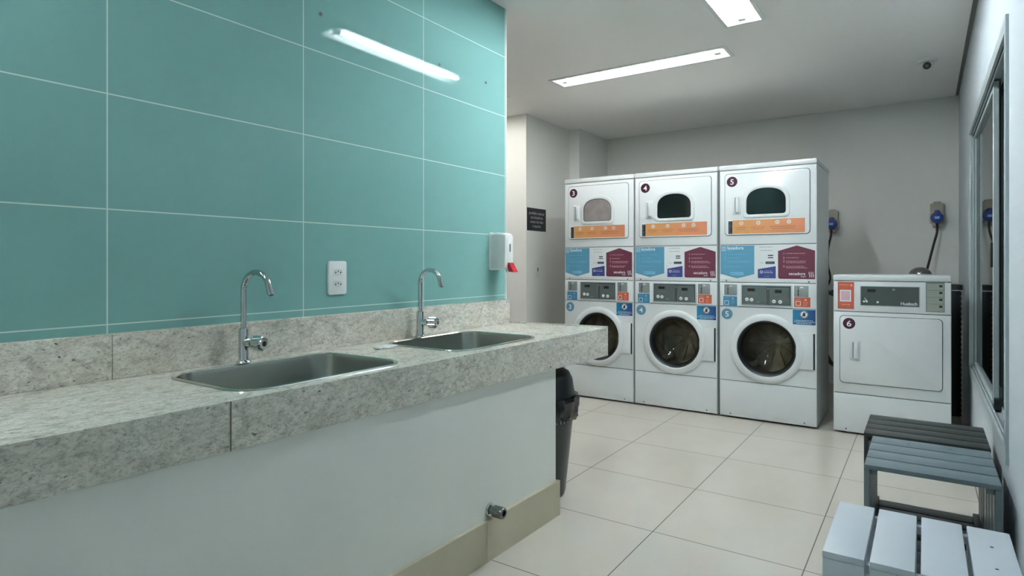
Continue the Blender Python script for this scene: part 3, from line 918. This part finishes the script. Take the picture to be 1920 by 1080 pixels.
    for (x0_, x1_, z0_, z1_, mt, pale) in ((-.316, -.210, .866, .944, 'blue2', 'pfaint'), (.194, .303, .879, .950, 'orange', 'pyellow')):
        q_ = MB().flat(rect(x0_ - .003, x1_ + .003, z0_ - .003, z1_ + .003), hs, 'pwhite').flat(rect(x0_, x1_, z0_, z1_), hs + .0004, mt)
        lines(q_, x0_ + .008, x0_ + .046, z1_ - .014, 1, .01, hs + .0008, pale, .003, 0)
        q_.flat(rect(x0_ + .010, x0_ + .044, z0_ + .010, z0_ + .044), hs + .0008, 'pwhite')
        q_.flat(rect(x0_ + .014, x0_ + .040, z0_ + .014, z0_ + .040), hs + .0010, mt)
        q_.flat(circ(x1_ - .032, z1_ - .018, .008, 12), hs + .0008, pale)
        lines(q_, x1_ - .046, x1_ - .014, z1_ - .038, 3, .010, hs + .0008, pale, .003, .3)
        q_.build('sticker', cp)
    # number on the washer
    nb = MB().flat(circ(-.287, .806, .043, 36), .0006, 'pfaint').flat(circ(-.287, .806, .040, 36), .001, 'circle_b').text(num, -.287, .806 - .0215, .060, .0014, 'pwhite', None, .014, 1.12)
    nb.build('number_sticker', wfo)
    # square cyan-blue warning sticker
    ws = MB().flat(rect(.180, .340, .746, .864), .0006, 'pwhite').flat(rect(.184, .3365, .750, .8605), .001, 'teal_blue')
    ws.flat(circ(.260, .826, .0275, 28), .0014, 'pwhite')
    ws.ringplate(circ(.260, .826, .0265, 28), circ(.260, .826, .0225, 28), .0017, 'maroon')
    ws.flat(rrect(.251, .269, .812, .834, .003, 2), .0017, 'pdark'); ws.flat(rrect(.256, .264, .834, .842, .002, 2), .0017, 'pdark')
    sl = [(.2405, .8085), (.2435, .8055), (.2795, .8435), (.2765, .8465)]
    ws.flat(sl, .002, 'maroon')
    lines(ws, .200, .322, .782, 1, .010, .0014, 'pwhite', .0032, 0); lines(ws, .190, .331, .771, 1, .010, .0014, 'pwhite', .0032, 0); lines(ws, .21, .312, .760, 1, .010, .0014, 'pwhite', .0032, 0)
    ws.build('warning_sticker', wfo)
    # --- instruction sheet on the service panel
    ins = MB(); b0 = .0008
    ins.flat(rect(-.341, .341, 1.076, 1.338), b0, 'pwhite' if False else 'white')
    ins.flat([(-.085, 1.335), (-.336, 1.335), (-.336, 1.117), (-.2105, 1.083), (-.085, 1.117)], b0 + .0004, 'blue')
    for k in range(3): ins.flat(rect(-.329, -.292, 1.321 - k * .012, 1.3245 - k * .012), b0 + .0008, 'pwhite')
    ins.text('lavadora', -.224, 1.306, .036, b0 + .0008, 'pwhite', None, .012, 1.0)
    ins.text('washer', -.262, 1.293, .013, b0 + .0008, 'pfaint')
    for k, (zz, nl, x1_) in enumerate(((1.270, 1, -.14), (1.240, 1, -.19), (1.217, 2, -.10), (1.174, 1, -.17))):
        ins.text(str(k + 1), -.300, zz - .006, .018, b0 + .0008, 'pfaint', None, .01)
        lines(ins, -.284, x1_, zz, nl, .010, b0 + .0008, 'pfaint', .003, .15)
    ins.flat(rrect(-.262, -.164, 1.108, 1.131, .006, 3), b0 + .0008, 'pfaint'); ins.flat(circ(-.248, 1.119, .004, 10), b0 + .0012, 'navyd'); lines(ins, -.238, -.175, 1.1195, 1, .01, b0 + .0012, 'blue2', .003, .1)
    lines(ins, -.048, .050, 1.322, 1, .01, b0 + .0004, 'pgrey', .004, .05); lines(ins, -.042, .044, 1.297, 1, .01, b0 + .0004, 'pgrey', .004, .05)
    ins.flat(rect(.012, .050, 1.254, 1.262), b0 + .0004, 'pdark'); ins.flat(rect(.012, .050, 1.238, 1.245), b0 + .0004, 'pdark')
    ins.flat(rect(-.004, .060, 1.194, 1.213), b0 + .0004, 'navyd'); lines(ins, .002, .056, 1.2035, 1, .01, b0 + .0008, 'pgrey', .004, .05); lines(ins, -.046, -.016, 1.203, 1, .01, b0 + .0004, 'pgrey', .003, .1)
    ins.flat([(.068, 1.178), (-.059, 1.155), (-.059, 1.087), (.068, 1.087)], b0 + .0004, 'navy')
    ins.ringplate(circ(-.034, 1.134, .011, 18), circ(-.034, 1.134, .007, 18), b0 + .0008, 'pwhite')
    lines(ins, -.016, .048, 1.141, 1, .01, b0 + .0008, 'pink', .003, .05); lines(ins, -.016, .050, 1.129, 1, .01, b0 + .0008, 'pwhite', .0035, .02); lines(ins, -.014, .022, 1.100, 1, .01, b0 + .0008, 'pfaint', .003, .05)
    ins.flat([(.333, 1.291), (.212, 1.330), (.084, 1.291), (.084, 1.093), (.094, 1.084), (.333, 1.084)], b0 + .0004, 'maroon')
    for k, (zz, nl, x1_) in enumerate(((1.272, 1, .27), (1.240, 1, .23), (1.214, 2, .30), (1.176, 2, .29))):
        ins.text(str(k + 1), .124, zz - .007, .020, b0 + .0008, 'pink', None, .015)
        lines(ins, .140, x1_, zz, nl, .010, b0 + .0008, 'pink', .0034, .2)
    ins.text('secadora', .213, 1.113, .031, b0 + .0008, 'pwhite', None, .008, 1.0)
    ins.text('dryer', .256, 1.097, .016, b0 + .0008, 'pwhite', None, .004)
    wave(ins, .296, 1.117, b0 + .0008, 'pwhite', 3, .0125, .040)
    ins.build('instruction_sheet', sv)
    # --- dryer door
    gp = MB().prism(rrect(-.305, .302, 1.414, 1.893, .026, 6), 0, .0012, 'inner').build('door_gap', df)
    dd_ = MB().prism(rrect(-.3015, .2985, 1.4175, 1.8895, .024, 6), 0, .008, 'white', None, .003).build('dryer_door', T)
    bz0, bz1 = dome_loop(-.170, .168, 1.545, 1.800, 1.665, .035), dome_loop(-.140, .140, 1.570, 1.768, 1.668, .022)
    bz = MB(); fr_ = FR
    nl_ = len(bz0); mid = [((p0[0] * .55 + p1[0] * .45), (p0[1] * .55 + p1[1] * .45)) for p0, p1 in zip(bz0, bz1)]
    L3 = [(bz0, .008), ([((p0[0] * .9 + p1[0] * .1), (p0[1] * .9 + p1[1] * .1)) for p0, p1 in zip(bz0, bz1)], .015), (mid, .018), (bz1, .015), (inset(bz1, .004), .004)]
    for q_ in range(4):
        bz.add([fr_.p(x, z, L3[q_][1]) for x, z in L3[q_][0]] + [fr_.p(x, z, L3[q_ + 1][1]) for x, z in L3[q_ + 1][0]], [[i, (i + 1) % nl_, nl_ + (i + 1) % nl_, nl_ + i] for i in range(nl_)], 'white' if q_ < 3 else 'rubber', True)
    bz.build('window_bezel', dd_)
    wp = MB().flat(inset(bz1, -.001), .0105, 'greyglass' if hazy else 'darkglass')
    wp.ringplate(inset(bz1, -.001), inset(bz1, .004), .0112, 'rubber')
    wp.build('door_window', dd_)
    handle_recess(dd_, -.212, 1.648, .118)
    nb = MB().flat(circ(-.247, 1.830, .040, 36), .0086, 'maroon_d').text(num, -.247, 1.830 - .0205, .058, .0090, 'pwhite', None, .014, 1.12)
    nb.build('number_sticker', dd_)
    os_ = MB(); g0 = .0086
    os_.flat(rect(-.279, .272, 1.421, 1.535), g0, 'pwhite').flat(rect(-.243, .268, 1.426, 1.531), g0 + .0004, 'orangeg').flat(rect(-.275, -.244, 1.426, 1.525), g0 + .0004, 'pdark')
    lines(os_, -.269, -.25, 1.515, 8, .0115, g0 + .0008, 'pgrey', .003, .6)
    for xc, w_ in ((-.178, .09), (-.054, .11), (.080, .10), (.160, .11)):
        os_.flat(circ(xc, 1.507, .0145, 20), g0 + .0008, 'pwhite')
        os_.ringplate(circ(xc, 1.507, .0100, 20), circ(xc, 1.507, .0072, 20), g0 + .0012, 'pbrown'); os_.flat(circ(xc, 1.507, .0036, 10), g0 + .0012, 'maroon')
        lines(os_, xc - w_ / 2, xc + w_ / 2, 1.474, 1, .01, g0 + .0008, 'pbrown', .0036, .1); lines(os_, xc - w_ * .36, xc + w_ * .36, 1.460, 1, .01, g0 + .0008, 'pbrown', .0036, .1)
    os_.build('notice_sticker', dd_)
    return T


stack('3', -2.385, 'stacked white washer and dryer numbered 3, leftmost unit with hazy grey dryer window', True, .965)
stack('4', -1.695, 'stacked white washer and dryer numbered 4, middle unit of the three')
stack('5', -.988, 'stacked white washer and dryer numbered 5, rightmost and nearest unit of the three')


def single():
    T = thing('tumble_dryer', 'single white front loading dryer numbered 6 beside the right wall', 'dryer', (-.197, 4.882, 0))
    W, D, H = .683, .64, 1.085; a = W / 2; e = .0015
    machine_shell(T, W, D, H)
    for sx in (-1, 1):
        for yy in (.06, D - .06):
            MB().lathe([(.02, -.0005), (.02, .008), (.01, .012)], (sx * (a - .06), yy), 'black', Frame((0, 0, 0), (1, 0, 0), (0, 1, 0), (0, 0, 1)), 14).build('foot', T)
    MB().box(-a + .004, a - .004, .012, .016, .02, 1.07, 'inner').build('inner_frame', T)
    pl = MB().prism(rrect(-a + e, a - e, .014, .281, .004, 2), -.012, 0, 'white', None, .0025)
    for sx in (-1, 1): pl.flat(circ(sx * .262, .034, .005, 12), .0004, 'black')
    pl.build('plinth_panel', T)
    df = MB().prism(rrect(-a + e, a - e, .286, .858, .004, 2), -.012, 0, 'white', None, .0025).build('front_panel', T)
    cf = MB().prism(rrect(-a + e, a - e, .862, 1.073, .005, 2), -.012, .002, 'white', None, .003).build('control_fascia', T)
    MB().prism(rrect(-a - .001, a + .001, 1.077, 1.118, .010, 3), -D, .004, 'white', None, .005, back=True).build('top_lid', T)
    MB().prism(rrect(-.3025, .2965, .3565, .8325, .026, 6), 0, .0012, 'inner').build('door_gap', df)
    dd_ = MB().prism(rrect(-.299, .293, .360, .829, .024, 6), 0, .008, 'white', None, .003).build('door', T)
    handle_recess(dd_, -.207, .592, .112)
    MB().flat(circ(-.243, .777, .0385, 36), .0086, 'maroon_d').text('6', -.243, .777 - .0205, .058, .0090, 'pwhite', None, .014, 1.12).build('number_sticker', dd_)
    q_ = MB(); h = .0028
    q_.flat(rect(-.318, -.208, .874, 1.072), h, 'pwhite').flat(rect(-.314, -.212, .878, 1.068), h + .0004, 'orange')
    lines(q_, -.304, -.245, 1.047, 1, .01, h + .0008, 'pyellow', .004, .02); q_.flat(circ(-.229, 1.045, .007, 12), h + .0008, 'pyellow')
    q_.flat(rect(-.300, -.230, .930, 1.012), h + .0008, 'pwhite')
    q_.flat(rect(-.293, -.237, .938, 1.004), h + .0012, 'pink')
    lines(q_, -.290, -.235, .908, 1, .01, h + .0008, 'pyellow', .005, .02)
    q_.build('sticker', cf)
    p = MB().prism(rrect(-.176, .171, .904, 1.044, .004, 2), 0, h + .001, 'alu', None, .001)
    p.flat(rect(-.171, .166, .909, 1.039), h + .0016, 'panelgrey')
    p.flat(rrect(-.132, -.082, 1.000, 1.021, .002, 2), h + .002, 'black')
    p.flat([(.012, 1.021), (.023, 1.028), (.034, 1.021), (.023, 1.012)], h + .002, 'pgrey')
    lines(p, -.125, -.08, .984, 3, .012, h + .002, 'hose', .002, .1)
    p.text('Huebsch', .110, .917, .030, h + .002, 'pwhite', None, .012, .9)
    pn = p.build('control_panel', T)
    for x_, z_, r_ in ((-.152, .934, .007), (-.140, .945, .005), (-.135, .934, .007), (-.070, .932, .007), (-.146, .957, .0035)):
        MB().prism(circ(x_, z_, r_, 14), h + .0018, h + .004, 'pwhite', None, .0008).build('button', pn)
    lb = MB().flat(rect(.204, .305, .879, 1.072), h, 'panelgrey').flat(rect(.207, .302, .882, 1.069), h + .0004, 'labelgrey')
    for k, zz in enumerate((1.066, 1.022, .977, .932)):
        lb.flat(rect(.210, .299, zz - .002, zz), h + .0008, 'panelgrey'); lines(lb, .212, .270, zz - .014, 2, .012, h + .0008, 'pgrey', .003, .2); lb.flat(rrect(.276, .294, zz - .024, zz - .010, .003, 2), h + .0008, 'pdark')
    lb.build('information_label', cf)
    return T


single()


# ------------------------------------------------------------------ sockets, cables, ducts behind the machines
def plug(x, z, label, cable):
    T = thing('industrial_socket', label, 'socket', (x, YB, z), 'grey and blue industrial sockets')
    f_ = Frame((0, 0, 0), (1, 0, 0), (0, 0, 1), (0, -1, 0))
    MB().prism(rrect(-.052, .052, .015, .105, .008, 4), 0, .05, 'fabricgrey', f_, .006).prism(rrect(-.03, .03, .09, .122, .010, 4), 0, .04, 'fabricgrey', f_, .005).build('back_box', T)
    MB().prism(rrect(-.056, .056, -.075, .02, .015, 4), 0, .075, 'fabricgrey', f_, .010).prism(rrect(-.034, .034, -.11, -.06, .012, 4), 0, .09, 'fabricgrey', f_, .010).build('socket_body', T)
    pb = MB().lathe([(.040, .07), (.049, .075), (.050, .115), (.046, .125), (.001, .128)], (0, -.028), 'plugblue', f_, 26)
    pb.prism(rrect(-.020, .020, .004, .040, .008, 3), .07, .11, 'plugblue', f_, .006)
    pb.flat(rect(-.018, .018, -.04, -.018), .1285, 'pfaint', f_)
    pb.build('plug', T)
    MB().tube(smooth_path([Vector(c) - Vector((x, YB, z)) for c in cable], 6), .010, 'cable', 8).build('cable', T)
    return T


plug(.093, 1.640, 'blue and grey industrial socket on the back wall above the single dryer', [(.093, 6.72, 1.56), (.093, 6.72, 1.48), (.07, 6.70, 1.38), (.04, 6.66, 1.24), (.012, 6.60, 1.10), (0, 6.55, .9)])
plug(-.757, 1.612, 'blue and grey industrial socket on the back wall beside stacked unit 5', [(-.76, 6.72, 1.53), (-.765, 6.72, 1.46), (-.785, 6.7, 1.34), (-.785, 6.68, 1.18), (-.76, 6.64, 1.05), (-.80, 6.55, .92)])
# foil duct with a domed elbow behind the dryer
T = thing('dryer_duct', 'shiny foil exhaust duct elbow rising behind the single dryer', 'duct', (-.03, 6.1, 0))
f_ = Frame((0, 0, 0), (1, 0, 0), (0, 1, 0), (0, 0, 1))
pr = []
for k in range(22): pr += [(.075 if k % 2 else .081, .30 + k * .036)]
pr += [(.082, 1.085), (.082, 1.10)] + [(.082 * math.cos(a), 1.10 + .068 * math.sin(a)) for a in [k * PI / 2 / 7 for k in range(1, 8)]]
MB().lathe(pr, (0, 0), 'duct', f_, 28, cap0=True).build('hood', T)
MB().tube([(0, .0, .34), (0, -.25, .34), (0, -.54, .34)], .05, 'duct', 20).tube([(0, 0, 0), (0, 0, .31)], .03, 'duct', 12).build('dryer_branch', T)
T = thing('drain_hose', 'dark corrugated hoses looping behind stacked unit 5', 'hose', (-.62, 5.9, 0))
MB().tube(smooth_path([(-.10, .12, .95), (0, .1, .88), (.05, .12, .6), (.03, .1, .40), (-.05, .08, .32), (-.12, .1, .5), (-.12, .12, .8)]), .018, 'hose', 10).build('hose', T)
MB().tube(smooth_path([(-.08, .3, .95), (.06, .3, .90), (.10, .28, .78), (.02, .25, .70), (.10, .25, .50), (.05, .2, .012)]), .012, 'cable', 8).build('cable', T)
MB().box(.02, .09, .26, .32, .88, .94, 'black', .008).build('valve', T)

T = thing('dark_gap_filler', 'black ribbed column added to darken the narrow gap right of the single dryer', 'duct', (.185, 5.95, 0))  # made-up filler, stands in for the darkness beside the dryer
MB().lathe([(.052 if k % 2 else .058, .001 + k * .02) for k in range(50)], (0, 0), 'rubber', Frame((0, 0, 0), (1, 0, 0), (0, 1, 0), (0, 0, 1)), 20, cap0=True, cap1=True).build('filler_tube', T)
MB().lathe([(.05, .99), (.064, .99), (.064, 1.03), (.03, 1.035)], (0, 0), 'rubber', Frame((0, 0, 0), (1, 0, 0), (0, 1, 0), (0, 0, 1)), 20, cap1=True).build('filler_collar', T)

# ------------------------------------------------------------------ bin
T = thing('trash_bin', 'tall black swing-top rubbish bin with black liner behind the counter end', 'bin', (-1.672, 2.735, 0))
f_ = Frame((0, 0, 0), (1, 0, 0), (0, 1, 0), (0, 0, 1))
MB().lathe([(.118, 0), (.126, .004), (.132, .02), (.175, .44), (.180, .50), (.176, .505)], (0, 0), 'binblack', f_, 40, cap0=True).build('body', T)
MB().lathe([(.183, .500), (.184, .520), (.176, .545), (.168, .60), (.150, .635), (.12, .650), (.06, .655), (.002, .656)], (0, 0), 'binblack', f_, 40).build('lid', T)
bg = MB(); vs = []; nn_ = 60; rows = [(.186, .512), (.197, .518), (.204, .500), (.200, .470), (.196, .44), (.190, .412), (.180, .398)]
for q_, (r_, z_) in enumerate(rows):
    for k in range(nn_):
        a = 2 * PI * k / nn_; w_ = .006 * math.sin(a * 17 + q_) + .005 * math.sin(a * 9 + q_ * 1.7) + random.uniform(-.002, .002)
        vs.append((math.cos(a) * (r_ + w_ * (.4 + q_ * .12)), math.sin(a) * (r_ + w_ * (.4 + q_ * .12)), z_ + .010 * math.sin(a * 5 + q_ * .5) * (q_ / 6)))
bg.add(vs, [[q_ * nn_ + k, q_ * nn_ + (k + 1) % nn_, (q_ + 1) * nn_ + (k + 1) % nn_, (q_ + 1) * nn_ + k] for q_ in range(len(rows) - 1) for k in range(nn_)], 'bag', True)
bg.build('bag', T)
st = MB()
for k in range(46):
    a = 2 * PI * k / 46; ca, sa = math.cos(a), math.sin(a)
    st.tube([(ca * .178, sa * .178, .412), (ca * .1765, sa * .1765, .392)], .0032, 'coin', 5)
st.build('bag_hem', T)


# ------------------------------------------------------------------ stools: closed loops of four slats
def stool(x0, x1, y0, y1, H, mt, label, along):
    """along='x': slats run in x over the top, down both sides and back under the seat"""
    T = thing('slatted_stool', label, 'stool', ((x0 + x1) / 2, (y0 + y1) / 2, 0), 'slatted cube stools')
    a, b = (x1 - x0) / 2, (y1 - y0) / 2
    n = 4; gap = .011; th = .018
    L, Wd = (a, b) if along == 'x' else (b, a)
    sw = (2 * Wd - gap * (n - 1)) / n

    def put(m_, u0, u1, v0, v1, z0, z1, bev=.003):
        if along == 'x': m_.box(u0, u1, v0, v1, z0, z1, mt, bev)
        else: m_.box(v0, v1, u0, u1, z0, z1, mt, bev)
    for k in range(n):
        v0 = -Wd + k * (sw + gap); v1 = v0 + sw
        m_ = MB(); put(m_, -L, L, v0, v1, H - th, H); m_.build('seat_slat', T)
        for s_ in (-1, 1):
            m_ = MB(); u0, u1 = (-L + .0005, -L + th) if s_ < 0 else (L - th, L - .0005)
            put(m_, u0, u1, v0, v1, 0, H - th); m_.build('side_slat', T)
        m_ = MB(); put(m_, -L + th, L - th, v0, v1, .018, .036); m_.build('bottom_slat', T)
    for s_ in (-1, 1):
        u0, u1 = (-L + th, -L + th + .022) if s_ < 0 else (L - th - .022, L - th)
        for z0_ in (H - th - .022, .036):
            m_ = MB(); put(m_, u0, u1, -Wd + .02, Wd - .02, z0_, z0_ + .022, .001); m_.build('batten', T)
    # screw heads
    for s_ in (-1, 1):
        m_ = MB()
        v0 = -Wd + 1.5 * sw + gap if False else Wd - sw * .5
        cx, cy = (s_ * L * .35, v0) if along == 'x' else (v0, s_ * L * .35)
        m_.lathe([(.004, 0), (.0035, .0006), (.001, .0007)], (cx, cy), 'black', Frame((0, 0, H), (1, 0, 0), (0, 1, 0), (0, 0, 1)), 10)
        m_.build('screw', T)
    return T


stool(-.222, .195, 1.772, 2.172, .45, 'stoolwhite', 'white slatted cube stool, nearest the camera at the bottom right corner', 'y')
stool(-.187, .216, 2.622, 3.075, .45, 'stoolgrey', 'mid grey slatted cube stool between the white one and the dark one', 'x')
stool(-.224, .222, 3.115, 3.505, .45, 'stooldark', 'dark charcoal slatted cube stool, farthest of the three, in front of the single dryer', 'x')
